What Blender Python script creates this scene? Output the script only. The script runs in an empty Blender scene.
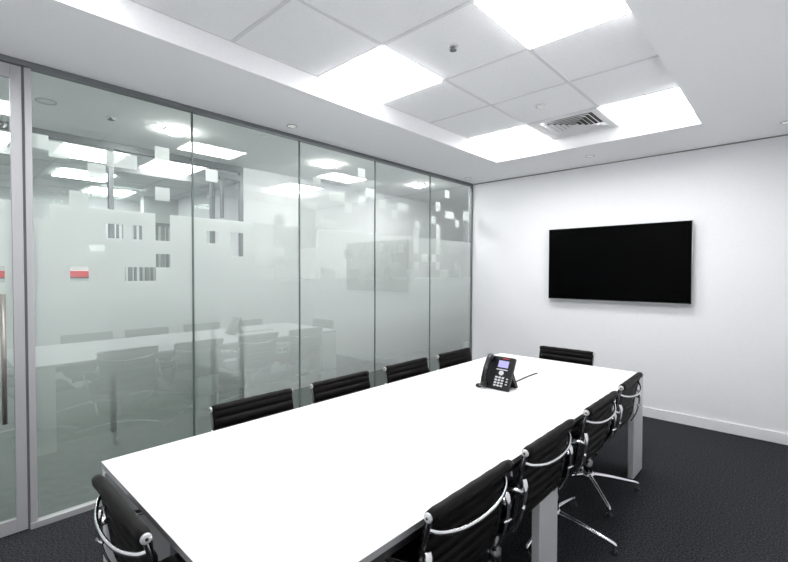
import bpy, bmesh, math, random
from mathutils import Vector, Matrix
random.seed(7)
PI = math.pi
S = bpy.context.scene
C = S.collection

# ---------------------------------------------------------------- materials
def mat(name, col=(.8,.8,.8), rough=.5, metal=0.0, spec=.5, emit=None, es=0.0, coat=0.0):
    m = bpy.data.materials.new(name); m.use_nodes = True
    b = m.node_tree.nodes['Principled BSDF']
    b.inputs['Base Color'].default_value = (*col, 1)
    b.inputs['Roughness'].default_value = rough
    b.inputs['Metallic'].default_value = metal
    b.inputs['Specular IOR Level'].default_value = spec
    b.inputs['Coat Weight'].default_value = coat
    if emit:
        b.inputs['Emission Color'].default_value = (*emit, 1)
        b.inputs['Emission Strength'].default_value = es
    return m

def noisy(m, scale, c1, c2, bump=0.0, detail=3, lo=.35, hi=.65, dist=.01):
    nt = m.node_tree; N = nt.nodes; b = N['Principled BSDF']
    tc = N.new('ShaderNodeTexCoord'); n = N.new('ShaderNodeTexNoise'); r = N.new('ShaderNodeValToRGB')
    n.inputs['Scale'].default_value = scale; n.inputs['Detail'].default_value = detail
    r.color_ramp.elements[0].position = lo; r.color_ramp.elements[1].position = hi
    r.color_ramp.elements[0].color = (*c1, 1); r.color_ramp.elements[1].color = (*c2, 1)
    nt.links.new(tc.outputs['Object'], n.inputs['Vector'])
    nt.links.new(n.outputs['Fac'], r.inputs['Fac'])
    nt.links.new(r.outputs['Color'], b.inputs['Base Color'])
    if bump:
        bp = N.new('ShaderNodeBump'); bp.inputs['Strength'].default_value = bump; bp.inputs['Distance'].default_value = dist
        nt.links.new(n.outputs['Fac'], bp.inputs['Height']); nt.links.new(bp.outputs['Normal'], b.inputs['Normal'])
    return m

M = {}
M['wall'] = noisy(mat('wall_paint', rough=.85, spec=.2), 60, (.845,.845,.87), (.865,.865,.89), .03)
M['soffit'] = noisy(mat('soffit_paint', rough=.9, spec=.2), 60, (.87,.875,.895), (.89,.895,.915), .02)
M['base'] = mat('skirting_paint', (.84,.84,.86), .45)
M['tile'] = noisy(mat('ceiling_tile', rough=.95, spec=.1), 220, (.82,.825,.845), (.90,.905,.925), .1, lo=.3, hi=.6)
M['grid'] = mat('ceiling_grid_metal', (.70,.70,.72), .5)
M['gap'] = mat('shadow_gap', (.12,.12,.13), .8)
M['gapl'] = mat('wall_shadow_gap', (.30,.30,.31), .8)
M['carpet'] = noisy(mat('carpet', rough=1, spec=.05), 110, (.013,.0135,.015), (.07,.072,.08), .8, detail=6, lo=.36, hi=.7, dist=.006)
M['vinyl'] = noisy(mat('corridor_floor', rough=.6), 14, (.12,.14,.132), (.16,.175,.17))
M['alu'] = mat('satin_aluminium', (.44,.44,.455), .42, .15)
M['handle'] = mat('brushed_steel', (.36,.34,.32), .35, .6)
M['dalu'] = mat('grey_aluminium', (.20,.21,.22), .42, .6)
M['rail'] = mat('dark_polished_rail', (.20,.20,.21), .22, 1.0)
M['chrome'] = mat('polished_aluminium', (.86,.86,.88), .13, 1.0)
M['cap'] = mat('cap_aluminium', (.66,.66,.67), .35, .5)
M['blackmetal'] = mat('black_metal', (.01,.01,.011), .4)
M['leather'] = noisy(mat('black_leather', rough=.46, spec=.14), 180, (.0018,.0014,.0013), (.004,.003,.003), .10, dist=.002)
M['table'] = mat('white_laminate', (.86,.865,.88), .38, 0, .35)
M['edge'] = mat('table_edge', (.36,.36,.37), .4)
M['leg'] = mat('silver_powder_coat', (.66,.665,.68), .45, .1)
M['frame'] = mat('table_underframe', (.03,.03,.032), .5)
M['screen'] = mat('tv_glass', (.001,.001,.0012), .25, 0, .03)
M['tvbody'] = mat('tv_body', (.003,.003,.003), .4, 0, .2)
M['tvtrim'] = mat('tv_silver_trim', (.42,.43,.45), .35, .6)
M['lamp'] = mat('lamp_diffuser', (.9,.9,.9), .5, emit=(1,.995,.985), es=17)
M['lampf'] = mat('lamp_frame', (.8,.8,.81), .5)
M['vent'] = mat('vent_white_metal', (.74,.74,.75), .5)
M['ventdark'] = mat('vent_interior', (.025,.025,.027), .8)
M['dlamp'] = mat('downlight_lens', (.9,.9,.9), .4, emit=(1,.98,.95), es=200)
M['dlens'] = mat('downlight_lens_soft', (.8,.8,.8), .3, emit=(1,.98,.95), es=.55)
M['dring'] = mat('downlight_ring', (.5,.5,.51), .35, .5)
M['phone'] = mat('phone_plastic', (.007,.007,.008), .38, 0, .3)
M['phone2'] = mat('handset_plastic', (.004,.004,.005), .16, 0, .6)
M['key'] = mat('phone_keys', (.62,.63,.66), .4)
M['lcd'] = mat('phone_display', (.1,.1,.2), .3, emit=(.42,.40,.72), es=1.0)
M['red'] = mat('phone_red_mark', (.42,.02,.02), .5)
M['silver'] = mat('phone_silver', (.6,.61,.64), .3, .1)
M['cord'] = mat('cord_rubber', (.012,.012,.012), .5)
M['redpanel'] = mat('red_panel', (.85,.05,.07), .5)
M['gwall'] = mat('grey_wall', (.55,.57,.57), .8)
M['slat'] = mat('dark_slats', (.20,.22,.22), .6)
M['silicone'] = mat('glass_joint', (.10,.14,.13), .35)

def glass(name, tint, ior):
    m = bpy.data.materials.new(name); m.use_nodes = True
    nt = m.node_tree; N = nt.nodes; N.clear()
    o = N.new('ShaderNodeOutputMaterial'); mx = N.new('ShaderNodeMixShader')
    t = N.new('ShaderNodeBsdfTransparent'); g = N.new('ShaderNodeBsdfGlossy'); f = N.new('ShaderNodeFresnel')
    t.inputs['Color'].default_value = (*tint, 1)
    g.inputs['Color'].default_value = (.96, 1, .98, 1); g.inputs['Roughness'].default_value = 0.0
    f.inputs['IOR'].default_value = ior
    # the same reflectance from both sides of a thin sheet
    geo = N.new('ShaderNodeNewGeometry')
    nt.links.new(f.outputs[0], mx.inputs[0]); nt.links.new(t.outputs[0], mx.inputs[1]); nt.links.new(g.outputs[0], mx.inputs[2])
    nt.links.new(mx.outputs[0], o.inputs['Surface'])
    return m
M['glass'] = glass('green_tinted_glass', (.865,.92,.895), 2.25)
M['glassfar'] = glass('far_glass', (.88,.94,.91), 1.5)

def film(name, top):
    m = bpy.data.materials.new(name); m.use_nodes = True
    nt = m.node_tree; N = nt.nodes; N.clear()
    o = N.new('ShaderNodeOutputMaterial'); mx = N.new('ShaderNodeMixShader'); mx2 = N.new('ShaderNodeMixShader')
    t = N.new('ShaderNodeBsdfTransparent'); d = N.new('ShaderNodeBsdfDiffuse'); tr = N.new('ShaderNodeBsdfTranslucent')
    d.inputs['Color'].default_value = (.95,.955,.965,1); tr.inputs['Color'].default_value = (.95,.955,.965,1)
    mx2.inputs[0].default_value = .45
    geo = N.new('ShaderNodeNewGeometry'); sx = N.new('ShaderNodeSeparateXYZ'); r = N.new('ShaderNodeValToRGB')
    mr = N.new('ShaderNodeMapRange'); mr.inputs['From Min'].default_value = 0; mr.inputs['From Max'].default_value = 2.7
    nt.links.new(geo.outputs['Position'], sx.inputs[0]); nt.links.new(sx.outputs['Z'], mr.inputs['Value'])
    nt.links.new(mr.outputs[0], r.inputs[0])
    e = r.color_ramp.elements
    stops = [(0.0,.03),(.10,.07),(.20,.24),(.30,.50),(.40,.80),(.50,top)]
    e[0].position, e[1].position = stops[0][0], stops[-1][0]
    e[0].color = (stops[0][1],)*3+(1,); e[1].color = (stops[-1][1],)*3+(1,)
    for p, v in stops[1:-1]:
        k = e.new(p); k.color = (v,v,v,1)
    nt.links.new(d.outputs[0], mx2.inputs[1]); nt.links.new(tr.outputs[0], mx2.inputs[2])
    nt.links.new(r.outputs['Color'], mx.inputs[0]); nt.links.new(t.outputs[0], mx.inputs[1]); nt.links.new(mx2.outputs[0], mx.inputs[2])
    nt.links.new(mx.outputs[0], o.inputs['Surface'])
    return m
M['filmfull'] = film('frosted_film_dense', .97)
M['filmmid'] = film('frosted_film_medium', .78)
M['filmthin'] = film('frosted_film_light', .50)

# ---------------------------------------------------------------- helpers
def obj(name, bm, m, parent=None, smooth=False, bevel=0, kind=None, sub=0):
    bm.normal_update()
    me = bpy.data.meshes.new(name); bm.to_mesh(me); bm.free()
    for q in (m if isinstance(m, list) else [m]): me.materials.append(q)
    if smooth:
        for p in me.polygons: p.use_smooth = True
    o = bpy.data.objects.new(name, me); C.objects.link(o)
    if parent: o.parent = parent
    if bevel:
        b = o.modifiers.new('bevel', 'BEVEL'); b.width = bevel; b.segments = 2; b.limit_method = 'ANGLE'
        b.harden_normals = False
    if kind: o['kind'] = kind
    return o
def tag(o, label, cat, group=None):
    o['label'] = label; o['category'] = cat
    if group: o['group'] = group
    return o
def thing(name, label, cat, loc=(0,0,0), rz=0, group=None):
    o = bpy.data.objects.new(name, None); C.objects.link(o); o.location = loc; o.rotation_euler = (0,0,rz)
    o.empty_display_size = .1
    return tag(o, label, cat, group)
def box(bm, x0, x1, y0, y1, z0, z1, mi=0):
    v = [bm.verts.new((x,y,z)) for x in (x0,x1) for y in (y0,y1) for z in (z0,z1)]
    for q in ((0,1,3,2),(4,6,7,5),(0,4,5,1),(2,3,7,6),(0,2,6,4),(1,5,7,3)):
        f = bm.faces.new([v[i] for i in q]); f.material_index = mi
    return bm
def bx(*a): return box(bmesh.new(), *a)
def quad(bm, pts, mi=0):
    f = bm.faces.new([bm.verts.new(p) for p in pts]); f.material_index = mi; return f
def spline(P, n=6):
    P = [Vector(p) for p in P]; out = []
    for i in range(len(P)-1):
        a = P[max(i-1,0)]; b = P[i]; c = P[i+1]; d = P[min(i+2,len(P)-1)]
        for k in range(n):
            t = k/n
            out.append(.5*((2*b)+(c-a)*t+(2*a-5*b+4*c-d)*t*t+(3*b-a-3*c+d)*t**3))
    out.append(P[-1]); return out
def tube(bm, pts, r, seg=10, flat=1.0, up=None):
    """sweep an ellipse (r, r*flat) along pts; r may be a list"""
    pts = [Vector(p) for p in pts]; n = len(pts); rs = r if isinstance(r, (list,tuple)) else [r]*n
    if len(rs) != n: rs = [rs[0]+(rs[-1]-rs[0])*i/(n-1) for i in range(n)] if len(rs)==2 else [rs[min(int(i*len(rs)/n),len(rs)-1)] for i in range(n)]
    rings = []; ref = Vector(up) if up else None
    for i, p in enumerate(pts):
        t = (pts[min(i+1,n-1)]-pts[max(i-1,0)]).normalized()
        if up: a = Vector(up)
        else:
            a = ref if ref is not None else (Vector((0,0,1)) if abs(t.z) < .9 else Vector((1,0,0)))
        s = t.cross(a)
        if s.length < 1e-4: s = t.orthogonal()
        s.normalize(); a2 = s.cross(t).normalized()
        if not up: ref = a2
        rings.append([bm.verts.new(p+s*math.cos(2*PI*k/seg)*rs[i]*flat+a2*math.sin(2*PI*k/seg)*rs[i]) for k in range(seg)])
    for i in range(n-1):
        for k in range(seg):
            bm.faces.new((rings[i][k], rings[i][(k+1)%seg], rings[i+1][(k+1)%seg], rings[i+1][k]))
    bm.faces.new(rings[0][::-1]); bm.faces.new(rings[-1]); return bm
def lathe(bm, prof, seg=24, ax='z', at=(0,0,0)):
    rings = []
    for r, h in prof:
        ring = []
        for k in range(seg):
            c, s = math.cos(2*PI*k/seg)*r, math.sin(2*PI*k/seg)*r
            p = (c,s,h) if ax=='z' else ((h,c,s) if ax=='x' else (s,h,c))
            ring.append(bm.verts.new(Vector(p)+Vector(at)))
        rings.append(ring)
    for a, b in zip(rings, rings[1:]):
        for k in range(seg): bm.faces.new((a[k],a[(k+1)%seg],b[(k+1)%seg],b[k]))
    bm.faces.new(rings[0][::-1]); bm.faces.new(rings[-1]); return bm
def recalc(bm):
    bmesh.ops.recalc_face_normals(bm, faces=bm.faces[:]); return bm
def copy_tree(o, parent=None):
    c = o.copy(); C.objects.link(c)
    if parent: c.parent = parent
    for ch in [k for k in bpy.data.objects if k.parent == o]: copy_tree(ch, c)
    return c

# ---------------------------------------------------------------- dimensions
GX = -3.257; RX = .27; EY = 5.087; NY = -.90; H = 2.70; HT = 2.79
RB = (-2.42, -.575, -.12, 4.264)      # recess opening at soffit level
RT = (-2.345, -.556, -.01, 4.175)     # tiled field
CX = -4.67                            # far side of the corridor
FX = -8.6                             # back of the room opposite
CNY, CEY = -2.6, 7.0

# ---------------------------------------------------------------- room shell
obj('floor', bx(GX-.02, RX+.1, NY-.1, EY+.1, -.08, 0), M['carpet'], kind='structure')
obj('floor', bx(FX-.1, GX-.02, CNY, CEY, -.08, 0), M['vinyl'], kind='structure')
obj('wall_far', bx(GX-.0, RX+.1, EY, EY+.1, 0, H), M['wall'], kind='structure')
obj('wall_right', bx(RX, RX+.1, NY-.1, EY, 0, H), M['wall'], kind='structure')
obj('wall_near', bx(GX-.05, RX, NY-.1, NY, 0, H), M['wall'], kind='structure')
obj('baseboard_far', bx(GX+.03, RX-.015, EY-.015, EY, 0, .10), M['base'], bevel=.003, kind='structure')
obj('baseboard_right', bx(RX-.015, RX, NY, EY, 0, .10), M['base'], bevel=.003, kind='structure')
obj('trim_1', bx(GX+.04, RX, EY-.004, EY, H-.011, H), M['gapl'], kind='structure')
# soffit with the rectangular opening
bm = bmesh.new(); T = 2.98
ox = (GX-.05, RB[0], RB[1], RX+.1); oy = (NY-.1, RB[2], RB[3], EY+.1)
for i in range(3):
    for j in range(3):
        if i == 1 and j == 1: continue
        quad(bm, [(ox[i],oy[j],H),(ox[i],oy[j+1],H),(ox[i+1],oy[j+1],H),(ox[i+1],oy[j],H)])
# sloping white sides of the recess
b = [(RB[0],RB[2],H),(RB[1],RB[2],H),(RB[1],RB[3],H),(RB[0],RB[3],H)]
t = [(RT[0],RT[2],HT),(RT[1],RT[2],HT),(RT[1],RT[3],HT),(RT[0],RT[3],HT)]
bmesh.ops.remove_doubles(bm, verts=bm.verts[:], dist=1e-4)
obj('ceiling', bm, M['soffit'], kind='structure')
bm = bmesh.new()
for i in range(4): quad(bm, [b[i], b[(i+1)%4], t[(i+1)%4], t[i]])
obj('trim_2', bm, M['wall'], kind='structure')
# roof slab over everything (keeps the room closed)
obj('ceiling', bx(GX-.05, RX+.1, NY-.1, EY+.1, T, T+.05), M['soffit'], kind='structure')
# tiled field with its grid
TX = [-2.345+.5965*i for i in range(4)]; TY = [-.01+.5979*i for i in range(8)]
lampcells = {(0,0),(2,0),(0,3),(2,3),(0,6),(2,6)}; ventcells = {(1,6),(1,0)}
bm = bmesh.new()
for i in range(3):
    for j in range(7):
        if (i,j) in lampcells or (i,j) in ventcells: continue
        box(bm, TX[i]+.006, TX[i+1]-.006, TY[j]+.006, TY[j+1]-.006, HT+.003, HT+.02)
for i in range(4): box(bm, TX[i]-.011, TX[i]+.011, TY[0]-.012, TY[-1]+.012, HT, HT+.003, 1)
for j in range(8): box(bm, TX[0]-.012, TX[-1]+.012, TY[j]-.011, TY[j]+.011, HT-.0004, HT+.0028, 1)
box(bm, TX[0]-.018, TX[0]-.009, TY[0], TY[-1], HT-.0006, HT+.002, 2)
obj('ceiling', bm, [M['tile'], M['grid'], M['gap']], kind='structure')

# ---------------------------------------------------------------- ceiling fittings
GL = 'square light panels in the tiled ceiling recess'
names = {(0,0):'square light panel above the glass side, nearest row of the ceiling recess',
 (2,0):'square light panel at the nearest right corner of the ceiling recess',
 (0,3):'bright square ceiling light panel touching the left side of the recess, halfway along',
 (2,3):'large bright ceiling light panel at the top edge of the photo',
 (0,6):'bright square ceiling light panel left of the air vent in the far row',
 (2,6):'bright square ceiling light panel right of the air vent in the far row'}
first = None
for (i,j) in sorted(lampcells):
    x, y = (TX[i]+TX[i+1])/2, (TY[j]+TY[j+1])/2
    if first is None:
        t_ = thing('ceiling_light', names[(i,j)], 'ceiling light', (x,y,HT), 0, GL); first = t_
        h = .2915
        bm = bmesh.new()
        for q in ((-h,h,-h,-h+.008),(-h,h,h-.008,h),(-h,-h+.008,-h+.008,h-.008),(h-.008,h,-h+.008,h-.008)):
            box(bm, q[0],q[1],q[2],q[3], -.001, .012)
        obj('frame', bm, M['lampf'], t_)
        obj('diffuser', bx(-h+.008,h-.008,-h+.008,h-.008,-.012,.008), M['lamp'], t_)
    else:
        t_ = copy_tree(first); t_.location = (x,y,HT); t_['label'] = names[(i,j)]
def vent(x, y, label, z=HT):
    v = thing('ceiling_vent', label, 'air vent', (x,y,z), 0, None)
    bm = bmesh.new(); a, b_ = .2915, .235
    for q in ((-a,a,-a,-b_),(-a,a,b_,a),(-a,-b_,-b_,b_),(b_,a,-b_,b_)): box(bm, *q, -.004, .012)
    obj('frame', bm, M['vent'], v, bevel=.002)
    obj('backing', bx(-b_,b_,-b_,b_,.05,.055), M['ventdark'], v)
    for k in range(6):
        r0 = b_-.004-.038*k; r1 = r0-.016; bm = bmesh.new()
        o4 = [(-r0,-r0),(r0,-r0),(r0,r0),(-r0,r0)]; i4 = [(-r1,-r1),(r1,-r1),(r1,r1),(-r1,r1)]
        # louvre ring slopes outward and down
        for s in range(4):
            p, q = o4[s], o4[(s+1)%4]; pi, qi = i4[s], i4[(s+1)%4]
            a0,a1,a2,a3 = (*p,-.002),(*q,-.002),(*qi,.010),(*pi,.010)
            quad(bm, [a0,a1,a2,a3]); quad(bm, [(a3[0],a3[1],a3[2]+.003),(a2[0],a2[1],a2[2]+.003),(a1[0],a1[1],a1[2]+.003),(a0[0],a0[1],a0[2]+.003)])
            quad(bm, [(a0[0],a0[1],a0[2]+.003),(a1[0],a1[1],a1[2]+.003),a1,a0])
        obj('slat', bm, M['vent'], v)
    return v
vent((TX[1]+TX[2])/2, (TY[6]+TY[7])/2, 'square white louvred air vent between the two far ceiling lights')
vent((TX[1]+TX[2])/2, (TY[0]+TY[1])/2, 'square white louvred air vent in the nearest row of ceiling tiles')

def downlight(x, y, label, lens, r=.042, z=H, group=None):
    d = thing('downlight', label, 'downlight', (x,y,z), 0, group)
    obj('trim_ring', recalc(lathe(bmesh.new(), [(r*.78,-.0005),(r*.85,-.006),(r,-.005),(r*1.03,-.0005)], 28)), M['dring'], d, True)
    if lens is M['dlamp']: obj('lens', recalc(lathe(bmesh.new(), [(r*.05,-.030),(r*.66,-.029),(r*.76,-.020),(r*.76,-.0005)], 28)), lens, d, False)
    else: obj('lens', recalc(lathe(bmesh.new(), [(r*.1,-.0022),(r*.79,-.0021),(r*.79,-.0005),(r*.1,-.0005)], 28)), lens, d)
    return d
downlight(-3.056, 2.06, 'small round recessed downlight in the soffit above the second glass panel', M['dlens'])
downlight(-3.079, 4.704, 'small round recessed downlight in the soffit corner above glass and far wall', M['dlens'])
downlight(-1.574, 4.665, 'small round recessed downlight in the soffit just beyond the air vent', M['dlens'])
downlight(-.07, 4.672, 'small round recessed downlight at the right edge of the photo', M['dlens'])
sp = thing('sprinkler', 'small dark sprinkler head on the ceiling tile between the two middle lights', 'sprinkler', (-1.453,2.06,HT))
obj('escutcheon', recalc(lathe(bmesh.new(), [(.03,.002),(.03,-.002),(.012,-.008),(.011,-.002)], 20)), M['vent'], sp, True)
obj('sprinkler_head', recalc(lathe(bmesh.new(), [(.010,-.004),(.010,-.02),(.020,-.022),(.020,-.026),(.004,-.027)], 16)), M['dalu'], sp)
ds = thing('smoke_detector', 'small flat white detector disc on the ceiling tile next to the air vent', 'smoke detector', (-1.475,3.26,HT))
obj('base', recalc(lathe(bmesh.new(), [(.035,.002),(.035,-.008),(.030,-.012)], 24)), M['vent'], ds, True)
obj('sensor_cap', recalc(lathe(bmesh.new(), [(.022,-.011),(.018,-.024),(.004,-.026)], 20)), M['vent'], ds, True)

# ---------------------------------------------------------------- glass partition
P0 = .426; JN = [.426, 1.337, 2.272, 3.220, 4.156, 5.058]
FR = .0035
obj('trim_3', bx(GX-.03, GX+.03, NY, EY-.03, 2.668, H-.001), M['dalu'], kind='structure', bevel=.002)   # head channel
obj('trim_4', bx(GX-.025, GX+.025, .392, EY-.03, 0.0, .036), M['alu'], kind='structure', bevel=.002)          # floor channel
obj('trim_5', bx(GX-.03, GX+.008, EY-.03, EY-.001, 0.0, H-.001), M['dalu'], kind='structure', bevel=.002)      # end post
obj('trim_6', bx(GX-.03, GX+.010, .394, .426, .036, 2.668), M['alu'], kind='structure', bevel=.002)      # post by the door
obj('trim_7', bx(GX-.03, GX+.006, .3825, .394, 0, 2.668), M['gap'], kind='structure')                   # dark rebate
# solid squares above / clear squares inside the frosted band : (y0,y1,z0,z1)
z = lambda k: 1.438+.0932*k
R_ = lambda y0, y1, k0, k1: (y0, y1, z(k0), z(k1))
solid = {
 0: [R_(.503,.599,8,9), R_(.695,.792,7,8), R_(.599,.695,5,6), R_(1.085,1.180,9,10), R_(1.085,1.180,6,7), R_(.792,.975,8,9), R_(.426,.503,8.4,9.3)],
 1: [R_(1.437,1.530,8,9), R_(2.018,2.115,3,6), R_(2.115,2.272,3,5), R_(2.018,2.115,1,2), R_(1.825,2.018,0,1), R_(2.115,2.272,2,3)],
 2: [R_(2.983,3.078,11,12), R_(2.425,2.512,9.4,10), R_(3.087,3.184,9,10), R_(2.990,3.085,8,9), R_(2.612,2.804,8,9),
     R_(2.512,2.707,5,6), R_(2.995,3.085,3,4), R_(2.804,2.898,2,3), R_(2.512,2.700,0,1), R_(2.890,2.985,0,1),
     R_(2.804,2.898,7,8), R_(3.184,3.220,9,10), R_(2.272,2.468,3,7.5)],
 3: [R_(3.285,3.380,8,9), R_(3.574,3.760,8,9), R_(3.480,3.574,7,8), R_(3.990,4.082,11.4,12.2), R_(3.300,3.390,3,4),
     R_(3.480,3.574,2,3), R_(3.574,3.680,3,4), R_(3.385,3.480,0,1), R_(3.730,3.850,0,1), R_(4.003,4.120,2,3),
     R_(3.850,3.950,3,6), R_(3.850,3.950,1,2), R_(3.870,3.950,6.3,7)],
 4: [R_(4.464,4.560,10.8,11.8), R_(4.274,4.366,8.8,10), R_(4.471,4.655,8,9), R_(4.193,4.283,2,3), R_(4.361,4.545,0,1),
     R_(4.278,4.361,1,2), R_(4.655,4.738,1,2), R_(4.755,4.842,0,1), R_(4.281,4.361,3,7), R_(4.690,4.780,7,8),
     R_(4.865,5.012,8,9.4), R_(4.190,4.270,7,8)],
 5: []}
holes = {
 0: [R_(.792,.888,3,4), R_(.70,.785,2.1,2.5), R_(.599,.695,0,1), R_(.895,1.085,0,1), R_(1.085,1.180,1,2),
     R_(1.085,1.180,3,5.1), R_(.940,1.000,3,4), R_(.430,.503,4,5.1)],
 1: [R_(1.440,1.532,3,4), R_(1.630,1.736,2,4), R_(1.470,1.530,1,1.001)],
 2: [], 3: [], 4: [], 5: []}
def film_mesh(y0, y1, sol, hol, ztop, base, x):
    """cells of one panel: material 0 dense, 1 medium, 2 light; base(yc, zc) gives the class of the plain field"""
    ys = sorted({y0, y1} | {v for q in sol+hol for v in q[:2] if y0 < v < y1})
    zs = sorted({.036, 1.438, ztop} | {v for q in sol+hol for v in q[2:]} | {1.9})
    bm = bmesh.new()
    for a, b_ in zip(ys, ys[1:]):
        for c, d in zip(zs, zs[1:]):
            if b_-a < 1e-4 or d-c < 1e-4: continue
            yc, zc = (a+b_)/2, (c+d)/2; k = None
            if zc < ztop: k = base(yc, zc)
            if any(q[0]<yc<q[1] and q[2]<zc<q[3] for q in sol): k = 0
            if any(q[0]<yc<q[1] and q[2]<zc<q[3] for q in hol): k = None
            if k is None: continue
            quad(bm, [(x,a,c),(x,b_,c),(x,b_,d),(x,a,d)], k)
    return bm
FM = [M['filmfull'], M['filmmid'], M['filmthin']]
bases = {0: lambda y, zz: 0, 1: lambda y, zz: 0 if (y < 1.83 or zz < 1.438) else 1,
         2: lambda y, zz: 0 if zz < 1.438 else 2, 3: lambda y, zz: 0 if zz < 1.438 else 2, 4: lambda y, zz: 0 if zz < 1.438 else 2}
tops = {0: 1.904, 1: 1.904, 2: 1.904, 3: 1.904, 4: 1.904}
for p in range(5):
    a, b_ = JN[p]+(.006 if p else 0), JN[p+1]-(.006 if p < 4 else 0)
    bm = bmesh.new(); quad(bm, [(GX,a,.036),(GX,b_,.036),(GX,b_,2.668),(GX,a,2.668)])
    w = obj('window_%d' % (p+1), bm, M['glass'], kind='structure')
    bm = film_mesh(a, b_, solid[p], holes[p], tops[p], bases[p], GX-.006)
    obj('frosted_film', bm, FM, w)
    if p: obj('trim_%d' % (7+p), bx(GX-.010, GX+.002, JN[p]-.006, JN[p]+.006, .036, 2.668), M['silicone'], kind='structure')
# glazed door with an aluminium frame
dY0, dY1 = -.56, .3815
bm = bmesh.new(); st = .049
box(bm, GX-.022, GX+.010, dY1-st, dY1, .006, 2.664)
box(bm, GX-.022, GX+.010, dY0, dY0+st, .006, 2.664)
box(bm, GX-.022, GX+.010, dY0+st, dY1-st, 2.590, 2.664)
box(bm, GX-.022, GX+.010, dY0+st, dY1-st, .006, .085)
dr = obj('door_1', bm, M['alu'], kind='structure', bevel=.002)
bm = bmesh.new(); quad(bm, [(GX,dY0+st,.085),(GX,dY1-st,.085),(GX,dY1-st,2.59),(GX,dY0+st,2.59)])
obj('door_glass', bm, M['glass'], dr)
obj('frosted_film', film_mesh(dY0+st, dY1-st, [], [R_(.10,.30,0,1)], 1.904, lambda y, zz: 0, GX-.006), FM, dr)
bm = bmesh.new(); tube(bm, [(GX+.06,.284,.655),(GX+.06,.284,1.375)], .012, 16)
tube(bm, [(GX+.006,.284,.74),(GX+.06,.284,.74)], .009, 12); tube(bm, [(GX+.006,.284,1.29),(GX+.06,.284,1.29)], .009, 12)
obj('door_handle', recalc(bm), M['handle'], dr, True)
bm = bmesh.new(); box(bm, GX-.03, GX+.03, NY, dY0-.006, 0, 2.668)
obj('wall_left', bm, M['wall'], kind='structure')

# ---------------------------------------------------------------- corridor and room beyond the glass
obj('ceiling', bx(CX, GX-.05, CNY, CEY, H, H+.05), M['soffit'], kind='structure')
obj('wall_corridor_end', bx(FX-.1, GX-.03, CEY, CEY+.1, 0, 2.9), M['wall'], kind='structure')
obj('wall_corridor_near', bx(FX-.1, GX-.03, CNY-.1, CNY, 0, 2.9), M['wall'], kind='structure')
obj('wall_corridor_side', bx(CX-.08, CX, 2.49, CEY, 0, H+.05), M['wall'], kind='structure')
obj('wall_outer', bx(GX-.06, GX-.031, EY, CEY, 0, H+.05), M['wall'], kind='structure')
obj('wall_outer', bx(GX-.06, GX-.031, CNY, NY, 0, H+.05), M['wall'], kind='structure')
obj('wall_beyond', bx(FX-.1, FX, CNY, CEY, 0, 2.9), M['wall'], kind='structure')
# dark framed glazing across the corridor
obj('trim_12', bx(CX-.06, CX, CNY, 2.49, 2.64, H+.05), M['dalu'], kind='structure')
k = 13
for y0, y1, z0 in ((1.16,1.20,0),(2.12,2.16,0),(2.455,2.49,0),(-.02,.02,0)):
    obj('trim_%d' % k, bx(CX-.055, CX-.005, y0, y1, z0, 2.64), M['dalu'], kind='structure'); k += 1
obj('trim_%d' % k, bx(CX-.055, CX-.005, 2.16, 2.455, 2.54, 2.60), M['dalu'], kind='structure'); k += 1
obj('trim_%d' % k, bx(CX-.05, CX-.01, 2.235, 2.262, 2.10, 2.54), M['dalu'], kind='structure'); k += 1
bm = bmesh.new(); quad(bm, [(CX-.03,CNY,0),(CX-.03,2.12,0),(CX-.03,2.12,2.64),(CX-.03,CNY,2.64)])
obj('window_6', bm, M['glassfar'], kind='structure')
# opposite room
obj('ceiling', bx(FX, CX-.06, CNY, CEY, 2.75, 2.8), M['tile'], kind='structure')
bm = bmesh.new()
for i in range(1,7): box(bm, FX+.6*i-.012, FX+.6*i+.012, CNY, 3.0, 2.745, 2.7505)
for j in range(0,10): box(bm, FX, CX-.06, CNY+.6*j-.012, CNY+.6*j+.012, 2.744, 2.7495)
obj('trim_%d' % k, bm, M['grid'], kind='structure'); k += 1
obj('wall_partition', bx(FX, CX-.08, 3.0, 3.08, 0, 2.75), M['wall'], kind='structure')
bm = bmesh.new(); box(bm, -8.05, -7.9, 2.45, 3.0, 0, 2.75)
obj('wall_return', bm, M['gwall'], kind='structure')
GC = 'light panels in the room across the corridor'
for n, (x, y) in enumerate([(-5.5,1.2),(-6.75,1.4),(-5.6,-.9),(-7.4,-.9),(-7.85,1.95)]):
    t_ = copy_tree(first); t_.location = (x,y,2.745); t_['group'] = GC
    t_['label'] = ['square light panel in the room across the corridor, nearest the dark frame post',
      'square light panel midway back in the room across the corridor','square light panel near the door side of the room across the corridor',
      'square light panel in the far near corner of the room across the corridor','square light panel deepest in the room across the corridor, beside the grey return wall'][n]
GDL = 'lit downlights in the corridor ceiling'
downlight(-3.88, 1.46, 'large lit round downlight in the corridor seen through the first glass panel', M['dlamp'], .095, H, GDL)
downlight(-3.84, 3.05, 'lit round downlight in the corridor seen through the third glass panel', M['dlamp'], .095, H, GDL)
downlight(-3.82, 4.62, 'lit round downlight in the corridor seen through the fourth glass panel', M['dlamp'], .095, H, GDL)
downlight(-3.88, -.15, 'lit round downlight in the corridor beyond the glazed door', M['dlamp'], .095, H, GDL)
cs = thing('ceiling_speaker', 'round unlit white speaker in the corridor ceiling near the door', 'speaker', (-3.89,.59,H))
obj('trim_ring', recalc(lathe(bmesh.new(), [(.052,-.0005),(.055,-.006),(.062,-.006),(.063,-.0005)], 28)), M['dring'], cs, True)
obj('grille', recalc(lathe(bmesh.new(), [(.01,-.004),(.052,-.003),(.052,-.0006),(.01,-.0006)], 28)), M['vent'], cs)
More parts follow.
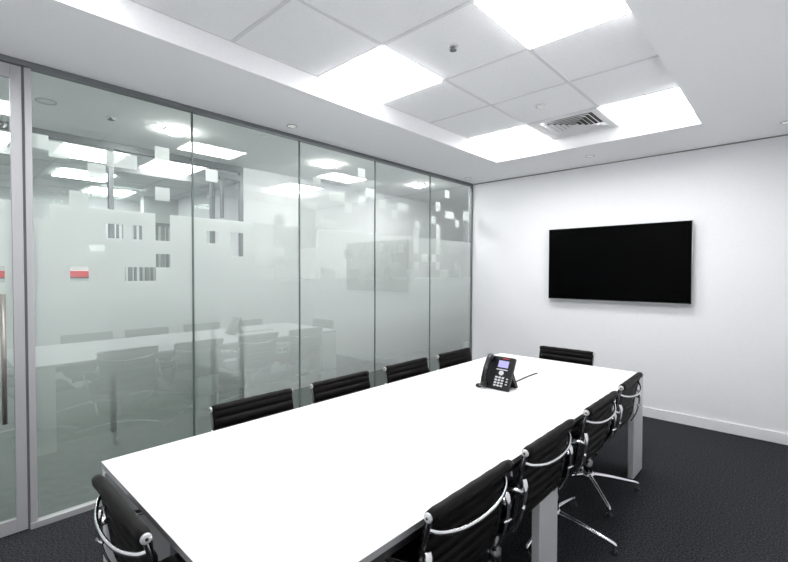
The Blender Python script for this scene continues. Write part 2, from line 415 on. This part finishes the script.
s2 = thing('sprinkler', 'tiny dark sprinkler head in the corridor ceiling beyond the glass', 'sprinkler', (-3.91,.99,H))
obj('escutcheon', recalc(lathe(bmesh.new(), [(.035,-.0005),(.033,-.006),(.012,-.008)], 20)), M['vent'], s2, True)
obj('sprinkler_head', recalc(lathe(bmesh.new(), [(.012,-.006),(.012,-.02),(.024,-.022),(.024,-.026),(.004,-.027)], 16)), M['dalu'], s2)
rp = thing('red_wall_panel', 'long red horizontal panel across the corridor, glimpsed through clear squares of the film', 'wall panel', (FX,.95,1.46))
obj('panel', bx(.002, .03, -.9, 1.0, -.05, .05), M['redpanel'], rp, bevel=.004)
obj('mounting_rail', bx(.002, .02, -.88, .98, -.065, -.05), M['dalu'], rp)
sc = thing('slatted_screen', 'dark vertical slatted screen across the corridor, glimpsed through clear film squares', 'screen', (-7.2,2.35,0))
bm = bmesh.new()
for q in range(16): box(bm, -.03, .01, -.55+.075*q, -.55+.075*q+.03+.02*(q%3==0), .06, 2.2)
obj('slats', bm, M['slat'], sc)
obj('top_rail', bx(-.04,.02,-.6,.66,2.2,2.25), M['slat'], sc); obj('bottom_rail', bx(-.05,.03,-.6,.66,0,.06), M['slat'], sc)

# ---------------------------------------------------------------- television
tv = thing('television', 'wide black wall-mounted flat screen television on the white end wall', 'television', (-1.443, EY-.001, 1.6))
w2, h2 = .706, .404
bm = bmesh.new(); box(bm, -w2, w2, -.075, -.045, -h2, h2)
obj('housing', bm, M['tvbody'], tv, bevel=.004)
obj('rear_cover', bx(-.5,.5,-.045,-.02,-.28,.28), M['tvbody'], tv, bevel=.008)
obj('screen', bx(-w2+.004,w2-.004,-.0775,-.075,-h2+.010,h2-.004), M['screen'], tv)
obj('bottom_trim', bx(-w2+.002,w2-.002,-.078,-.046,-h2-.007,-h2), M['tvtrim'], tv)
obj('side_trim', bx(w2,w2+.004,-.074,-.046,-h2,h2), M['tvtrim'], tv)
obj('wall_bracket', bx(-.2,.2,-.02,0,-.15,.15), M['blackmetal'], tv)

# ---------------------------------------------------------------- table
tx0, tx1, ty0, ty1, TZ = -2.043, -.838, .469, 3.700, .735
tb = thing('conference_table', 'long white conference table with silver slab legs in the middle of the room', 'table', ((tx0+tx1)/2,(ty0+ty1)/2,0))
a, b_ = (tx1-tx0)/2, (ty1-ty0)/2
obj('tabletop', bx(-a,a,-b_,b_,TZ-.004,TZ), M['table'], tb, bevel=.0015)
obj('edge_band', bx(-a+.001,a-.001,-b_+.001,b_-.001,TZ-.024,TZ-.004), M['edge'], tb)
bm = bmesh.new()
for x in (-a+.03, a-.06): box(bm, x, x+.03, -b_+.09, b_-.09, TZ-.075, TZ-.024)
for y in (-b_+.10, -.02, b_-.13): box(bm, -a+.06, a-.06, y, y+.03, TZ-.075, TZ-.024)
obj('underframe', bm, M['frame'], tb)
for sx in (-1, 1):
    for yc, w in ((-b_+.002+.122,.122),(-.097,.103),(b_-.002-.122,.122)):
        x0 = sx*(a-.002); x1 = sx*(a-.040)
        obj('leg', bx(min(x0,x1), max(x0,x1), yc-w, yc+w, .004, TZ-.0245), M['leg'], tb, bevel=.003)
# cable hatch let into the top, drawn by its thin joints
hx, hy = -1.39-(tx0+tx1)/2, 2.90-(ty0+ty1)/2
bm = bmesh.new()
for q in ((-.055,-.053,-.2,.2),(.053,.055,-.2,.2),(-.053,.053,-.2,-.198),(-.053,.053,.198,.2)):
    box(bm, hx+q[0], hx+q[1], hy+q[2], hy+q[3], TZ-.002, TZ+.0006)
obj('cable_hatch', bm, M['edge'], tb)

# ---------------------------------------------------------------- desk phone
F = Vector((-1.435, 2.507, TZ))
ph = thing('desk_phone', 'black corded desk telephone on a stand on the white table', 'telephone', F, math.radians(-2))
tilt = math.radians(63)
def P(u, v, w):   # u right, v up along the face, w out of the face towards the user
    return Vector((u, math.cos(tilt)*v-math.sin(tilt)*w, .006+math.sin(tilt)*v+math.cos(tilt)*w))
def slab(bm, u0, u1, v0, v1, w0, w1, taper=0):
    vs = [bm.verts.new(P(u,v,w)) for u in (u0,u1) for v in (v0,v1) for w in (w0,w1)]
    for q in ((0,1,3,2),(4,6,7,5),(0,4,5,1),(2,3,7,6),(0,2,6,4),(1,5,7,3)): bm.faces.new([vs[i] for i in q])
    return recalc(bm)
obj('body', slab(bmesh.new(), -.098,.100, 0,.222, -.026,0), M['phone'], ph, bevel=.006)
bm = bmesh.new()
L_ = [bm.verts.new((-.094 if s else .094, y, zz)) for s in (0,1) for y, zz in ((.078,.13),(.150,.003),(.120,.003),(.060,.09))]
for q in ((0,1,2,3),(7,6,5,4),(0,4,5,1),(1,5,6,2),(2,6,7,3),(3,7,4,0)): bm.faces.new([L_[i] for i in q])
obj('stand', recalc(bm), M['phone'], ph, bevel=.003)
dp = obj('display', slab(bmesh.new(), -.018,.072, .142,.198, 0,.002), M['phone2'], ph)
obj('screen', slab(bmesh.new(), -.010,.064, .147,.193, .002,.003), M['lcd'], dp)
obj('brand_mark', slab(bmesh.new(), .012,.058, .206,.211, 0,.0012), M['red'], ph)
obj('soft_keys', slab(bmesh.new(), -.016,.066, .130,.136, 0,.002), M['key'], ph)
bm = bmesh.new()
def disc(r0, w):
    return [bm.verts.new(P(.026+r0*math.cos(2*PI*q/20), .110+r0*.9*math.sin(2*PI*q/20), w)) for q in range(20)]
r0, r1, r2 = disc(.0170, -.001), disc(.0170, .004), disc(.0150, .0055)
for A, B in ((r0, r1), (r1, r2)):
    for q in range(20): bm.faces.new((A[q], A[(q+1)%20], B[(q+1)%20], B[q]))
bm.faces.new(r2)
obj('navigation_button', recalc(bm), M['key'], ph)
for r in range(4):
    for c in range(3):
        obj('key', slab(bmesh.new(), -.010+c*.024, .006+c*.024, .074-r*.018, .085-r*.018, 0, .003), M['key'], ph)
for r in range(3): 
    obj('key', slab(bmesh.new(), .072, .084, .072-r*.018, .080-r*.018, 0, .003), M['key'], ph)
# handset : curved bar with two thicker cups
bm = bmesh.new()
hp = spline([P(-.062,.014,.030),P(-.063,.040,.044),P(-.064,.105,.052),P(-.063,.170,.046),P(-.062,.204,.032)], 5)
rr = [.020+.0035*abs((i/(len(hp)-1))*2-1)**2*2-.003 for i in range(len(hp))]
tube(bm, hp, rr, 14, .95)
for v in (.020, .196):
    tube(bm, [P(-.062,v,.004), P(-.062,v,.022), P(-.062,v,.040), P(-.062,v,.049)], [.018,.024,.024,.014], 16)
obj('handset', recalc(bm), M['phone2'], ph, True)
# curly cord from the handset to the body, lying on the table at the left
bm = bmesh.new(); path = spline([(-.064,-.012,.022),(-.085,-.035,.010),(-.118,-.020,.010),(-.128,.012,.010),(-.105,.022,.012),(-.09,.035,.03)], 14)
pp = []
for i, q in enumerate(path):
    for s in range(4):
        t_ = (i+s/4); ang = 2*PI*t_/3.2
        nx = path[min(i+1,len(path)-1)]; pos = q.lerp(nx, s/4); d = (nx-q).normalized() if (nx-q).length>0 else Vector((1,0,0))
        sd = d.cross(Vector((0,0,1))).normalized()
        pp.append(pos+sd*math.cos(ang)*.006+Vector((0,0,1))*math.sin(ang)*.006)
tube(bm, pp, .0022, 6); obj('coiled_cord', recalc(bm), M['cord'], ph, True)
bm = bmesh.new(); tube(bm, spline([(.02,.11,.03),(.012,.16,.006),(.004,.30,.004),(-.008,.46,.004),(-.012,.60,.004),(-.010,.625,.001)], 8), .0048, 8)
obj('line_cord', recalc(bm), M['cord'], ph, True)

# ---------------------------------------------------------------- chairs
PROF = [(.262,.405),(.256,.436),(.205,.447),(.10,.434),(0,.426),(-.09,.427),(-.155,.442),(-.192,.482),(-.207,.54),(-.219,.62),(-.233,.70),(-.250,.772),(-.258,.796)]
def ribbed(pts, hw, pitch, t=.010, bulge=.009):
    """padded sling with cross ribs; pts are (y,z)"""
    P3 = [Vector((0,y,zz)) for y, zz in pts]; sm = spline(P3, 10)
    L = [0]
    for a, b_ in zip(sm, sm[1:]): L.append(L[-1]+(b_-a).length)
    tot = L[-1]; nr = max(1, round(tot/pitch)); n = nr*8; rows = []; i = 0
    for k in range(n+1):
        s = tot*k/n
        while i < len(L)-2 and L[i+1] < s: i += 1
        f = (s-L[i])/(L[i+1]-L[i]); p = sm[i].lerp(sm[i+1], f); d = (sm[i+1]-sm[i]).normalized()
        nrm = Vector((0,-d.z,d.y)); th = t*.35+bulge*abs(math.sin(PI*k/8))**.6
        rows.append((p, nrm, th))
    bm = bmesh.new(); g = []
    xs = [-hw,-hw+.012,-hw*.5,0,hw*.5,hw-.012,hw]; e = [.35,.9,1,1,1,.9,.35]
    for p, nrm, th in rows:
        g.append([[bm.verts.new(p+Vector((x,0,0))+nrm*th*ee*sg) for x, ee in zip(xs, e)] for sg in (1,-1)])
    for a, b_ in zip(g, g[1:]):
        for s in (0,1):
            for j in range(6): bm.faces.new((a[s][j], a[s][j+1], b_[s][j+1], b_[s][j]))
        for j in (0,6): bm.faces.new((a[0][j], b_[0][j], b_[1][j], a[1][j]))
    for e_ in (g[0], g[-1]):
        for j in range(6): bm.faces.new((e_[0][j], e_[1][j], e_[1][j+1], e_[0][j+1]))
    return recalc(bm)
def make_chair():
    c = thing('office_chair', '', 'chair')
    hw = .222
    obj('seat', ribbed(PROF[:7], hw+.010, .045), M['leather'], c, True)
    obj('backrest', ribbed(PROF[6:], hw+.014, .046), M['leather'], c, True)
    # rolled leather top with metal discs
    bm = bmesh.new(); n = 15
    tube(bm, [(-.238+.476*i/(n-1), -.262, .798) for i in range(n)], [.0165]+[.0195+.0008*math.cos(i*2.1) for i in range(n-2)]+[.0165], 18)
    obj('top_roll', recalc(bm), M['leather'], c, True)
    for s in (-1,1):
        cap = obj('end_cap', recalc(lathe(bmesh.new(), [(.0145,s*.236),(.0145,s*.243),(.012,s*.2455),(.006,s*.246)], 22, 'x', (0,-.262,.798))), M['cap'], c, True)
        obj('screw', recalc(lathe(bmesh.new(), [(.0045,s*.2455),(.0045,s*.2475),(.001,s*.2475)], 10, 'x', (0,-.262,.798))), M['blackmetal'], cap)
        # front roll ends share the rail
        rail = spline([(s*(hw+.010),y-(.008 if zz > .5 else 0),zz-(.010 if zz < .5 else 0)) for y, zz in PROF[:-1]]+[(s*(hw+.010),-.264,.79)], 5)
        bm = bmesh.new(); tube(bm, rail, .0105, 10, .62, up=(1,0,0)); obj('side_rail', recalc(bm), M['rail'], c, True)
        # armrest loop
        x0 = s*(hw+.014); x1 = s*(hw+.040)
        arm = spline([(x0,-.248,.640),(x1-s*.008,-.236,.650),(s*(hw+.036),-.200,.640),(s*(hw+.038),-.10,.618),(s*(hw+.038),.03,.610),(s*(hw+.038),.080,.590),(s*(hw+.036),.082,.545),(s*(hw+.030),.06,.49),(x0,.045,.438)], 6)
        bm = bmesh.new(); tube(bm, arm, .0095, 10, 1.25); obj('armrest', recalc(bm), M['chrome'], c, True)
        # tapering bracket beside the back, down to the seat
        br = spline([(s*(hw+.008),-.254,.692),(s*(hw+.012),-.262,.655),(s*(hw+.014),-.256,.59),(s*(hw+.012),-.238,.52),(x0,-.210,.465)], 6)
        n = len(br); bm = bmesh.new(); tube(bm, br, [.007+.009*math.exp(-((i/(n-1)-.18)/.20)**2) for i in range(n)], 12, .6); obj('arm_bracket', recalc(bm), M['chrome'], c, True)
        bm = bmesh.new(); tube(bm, [(s*(hw-.004),-.252,.585),(s*(hw+.034),-.262,.585)], .006, 8); obj('arm_bolt', recalc(bm), M['chrome'], c, True)
    # bowed spreader behind the back
    bow = spline([(-hw-.002,-.252,.752),(-hw+.03,-.272,.738),(-.11,-.294,.724),(0,-.302,.720),(.11,-.294,.724),(hw-.03,-.272,.738),(hw+.002,-.252,.752)], 6)
    bm = bmesh.new(); tube(bm, bow, .0075, 10, .8); obj('back_spreader', recalc(bm), M['chrome'], c, True)
    # spreaders below the seat
    for y in (.11, -.11):
        sp_ = spline([(-hw-.002,y,.428),(-hw*.7,y*.8,.398),(-.05,y*.35,.384),(.05,y*.35,.384),(hw*.7,y*.8,.398),(hw+.002,y,.428)], 6)
        bm = bmesh.new(); tube(bm, sp_, .011, 10); obj('seat_spreader', recalc(bm), M['chrome'], c, True)
    m_ = obj('tilt_mechanism', bx(-.05,.05,-.10,.09,.345,.39), M['blackmetal'], c, bevel=.008)
    bm = bmesh.new(); tube(bm, [(.05,.02,.362),(.13,.03,.366),(.19,.035,.362)], .006, 8); obj('lever', recalc(bm), M['blackmetal'], m_, True)
    obj('column', recalc(lathe(bmesh.new(), [(.030,.085),(.030,.20),(.026,.203),(.019,.21),(.019,.35)], 20)), M['rail'], c, True)
    obj('hub', recalc(lathe(bmesh.new(), [(.030,.078),(.040,.082),(.043,.10),(.040,.118),(.031,.124)], 24)), M['chrome'], c, True)
    for i in range(4):
        bm = bmesh.new(); pl = spline([(.030,0,.104),(.12,0,.092),(.24,0,.070),(.325,0,.052),(.338,0,.040)], 5); n = len(pl)
        tube(bm, pl, [.017-.0075*k_/(n-1) for k_ in range(n)], 10, .85)
        lg = obj('leg', recalc(bm), M['chrome'], c, True)
        lg.rotation_euler = (0,0,PI/2*i)
        obj('glide', recalc(lathe(bmesh.new(), [(.018,.002),(.020,.006),(.014,.016),(.006,.022),(.006,.045)], 16, 'z', (.333,0,0))), M['blackmetal'], lg, True)
    return c
GR = 'chairs along the right side of the table'; GLc = 'chairs along the glass side of the table'; GE = 'chairs at the ends of the table'
H2 = PI/2
spots = [
 (-1.022, 1.205, H2, 8, GR, 'black ribbed office chair nearest the camera on the right side of the table'),
 (-1.022, 1.81, H2+.00, 42, GR, 'second black ribbed chair along the right side, just above the visible middle table leg'),
 (-1.020, 2.475, H2, 0, GR, 'third black ribbed chair along the right side, counted from the camera'),
 (-1.035, 3.095, H2+.02, 40, GR, 'black ribbed chair at the far right corner, beside the end table leg'),
 (-1.912, 1.215, -H2, 20, GLc, 'black ribbed chair on the glass side, nearest of that row'),
 (-1.912, 1.84, -H2, 55, GLc, 'second black ribbed chair on the glass side, counted from the camera'),
 (-1.912, 2.49, -H2, 10, GLc, 'third black ribbed chair on the glass side, counted from the camera'),
 (-1.912, 3.12, -H2, 70, GLc, 'black ribbed chair on the glass side, farthest and closest to the corner'),
 (-1.483, .645, 0, 30, GE, 'black ribbed chair with back roll at the near end of table, bottom left of photo'),
 (-1.507, 3.640, PI, 15, GE, 'black ribbed chair at the far end of the table below the television'),
]
proto = make_chair()
for n, (x, y, rz, sw, g, lab) in enumerate(spots):
    c = proto if n == 0 else copy_tree(proto)
    c.location = (x, y, 0); c.rotation_euler = (0,0,rz); c['label'] = lab; c['group'] = g
    i = 0
    for ch in [k_ for k_ in bpy.data.objects if k_.parent == c and k_.name.split('.')[0] == 'leg']:
        ch.rotation_euler = (0,0,math.radians(sw)-rz+PI/2*i); i += 1

# ---------------------------------------------------------------- world, camera
w = bpy.data.worlds.new('world'); S.world = w; w.use_nodes = True
w.node_tree.nodes['Background'].inputs[0].default_value = (.8,.85,.9,1); w.node_tree.nodes['Background'].inputs[1].default_value = .3
cam = bpy.data.cameras.new('camera'); co = bpy.data.objects.new('camera', cam); C.objects.link(co); S.camera = co
f = 433.47; yaw, pitch, roll = math.radians(-42.83), math.radians(-1.167), math.radians(.097)
fw = Vector((math.sin(yaw)*math.cos(pitch), math.cos(yaw)*math.cos(pitch), math.sin(pitch)))
r = fw.cross(Vector((0,0,1))).normalized(); u = r.cross(fw)
r, u = math.cos(roll)*r+math.sin(roll)*u, -math.sin(roll)*r+math.cos(roll)*u
co.matrix_world = Matrix(((r.x,u.x,-fw.x,0),(r.y,u.y,-fw.y,0),(r.z,u.z,-fw.z,1.5),(0,0,0,1)))
cam.sensor_width = 36; cam.lens = f/788*36; cam.clip_start = .02
S.view_settings.view_transform = 'Standard'; S.view_settings.look = 'None'; S.view_settings.gamma = 1
S.view_settings.use_curve_mapping = False; S.view_settings.exposure = 0.0
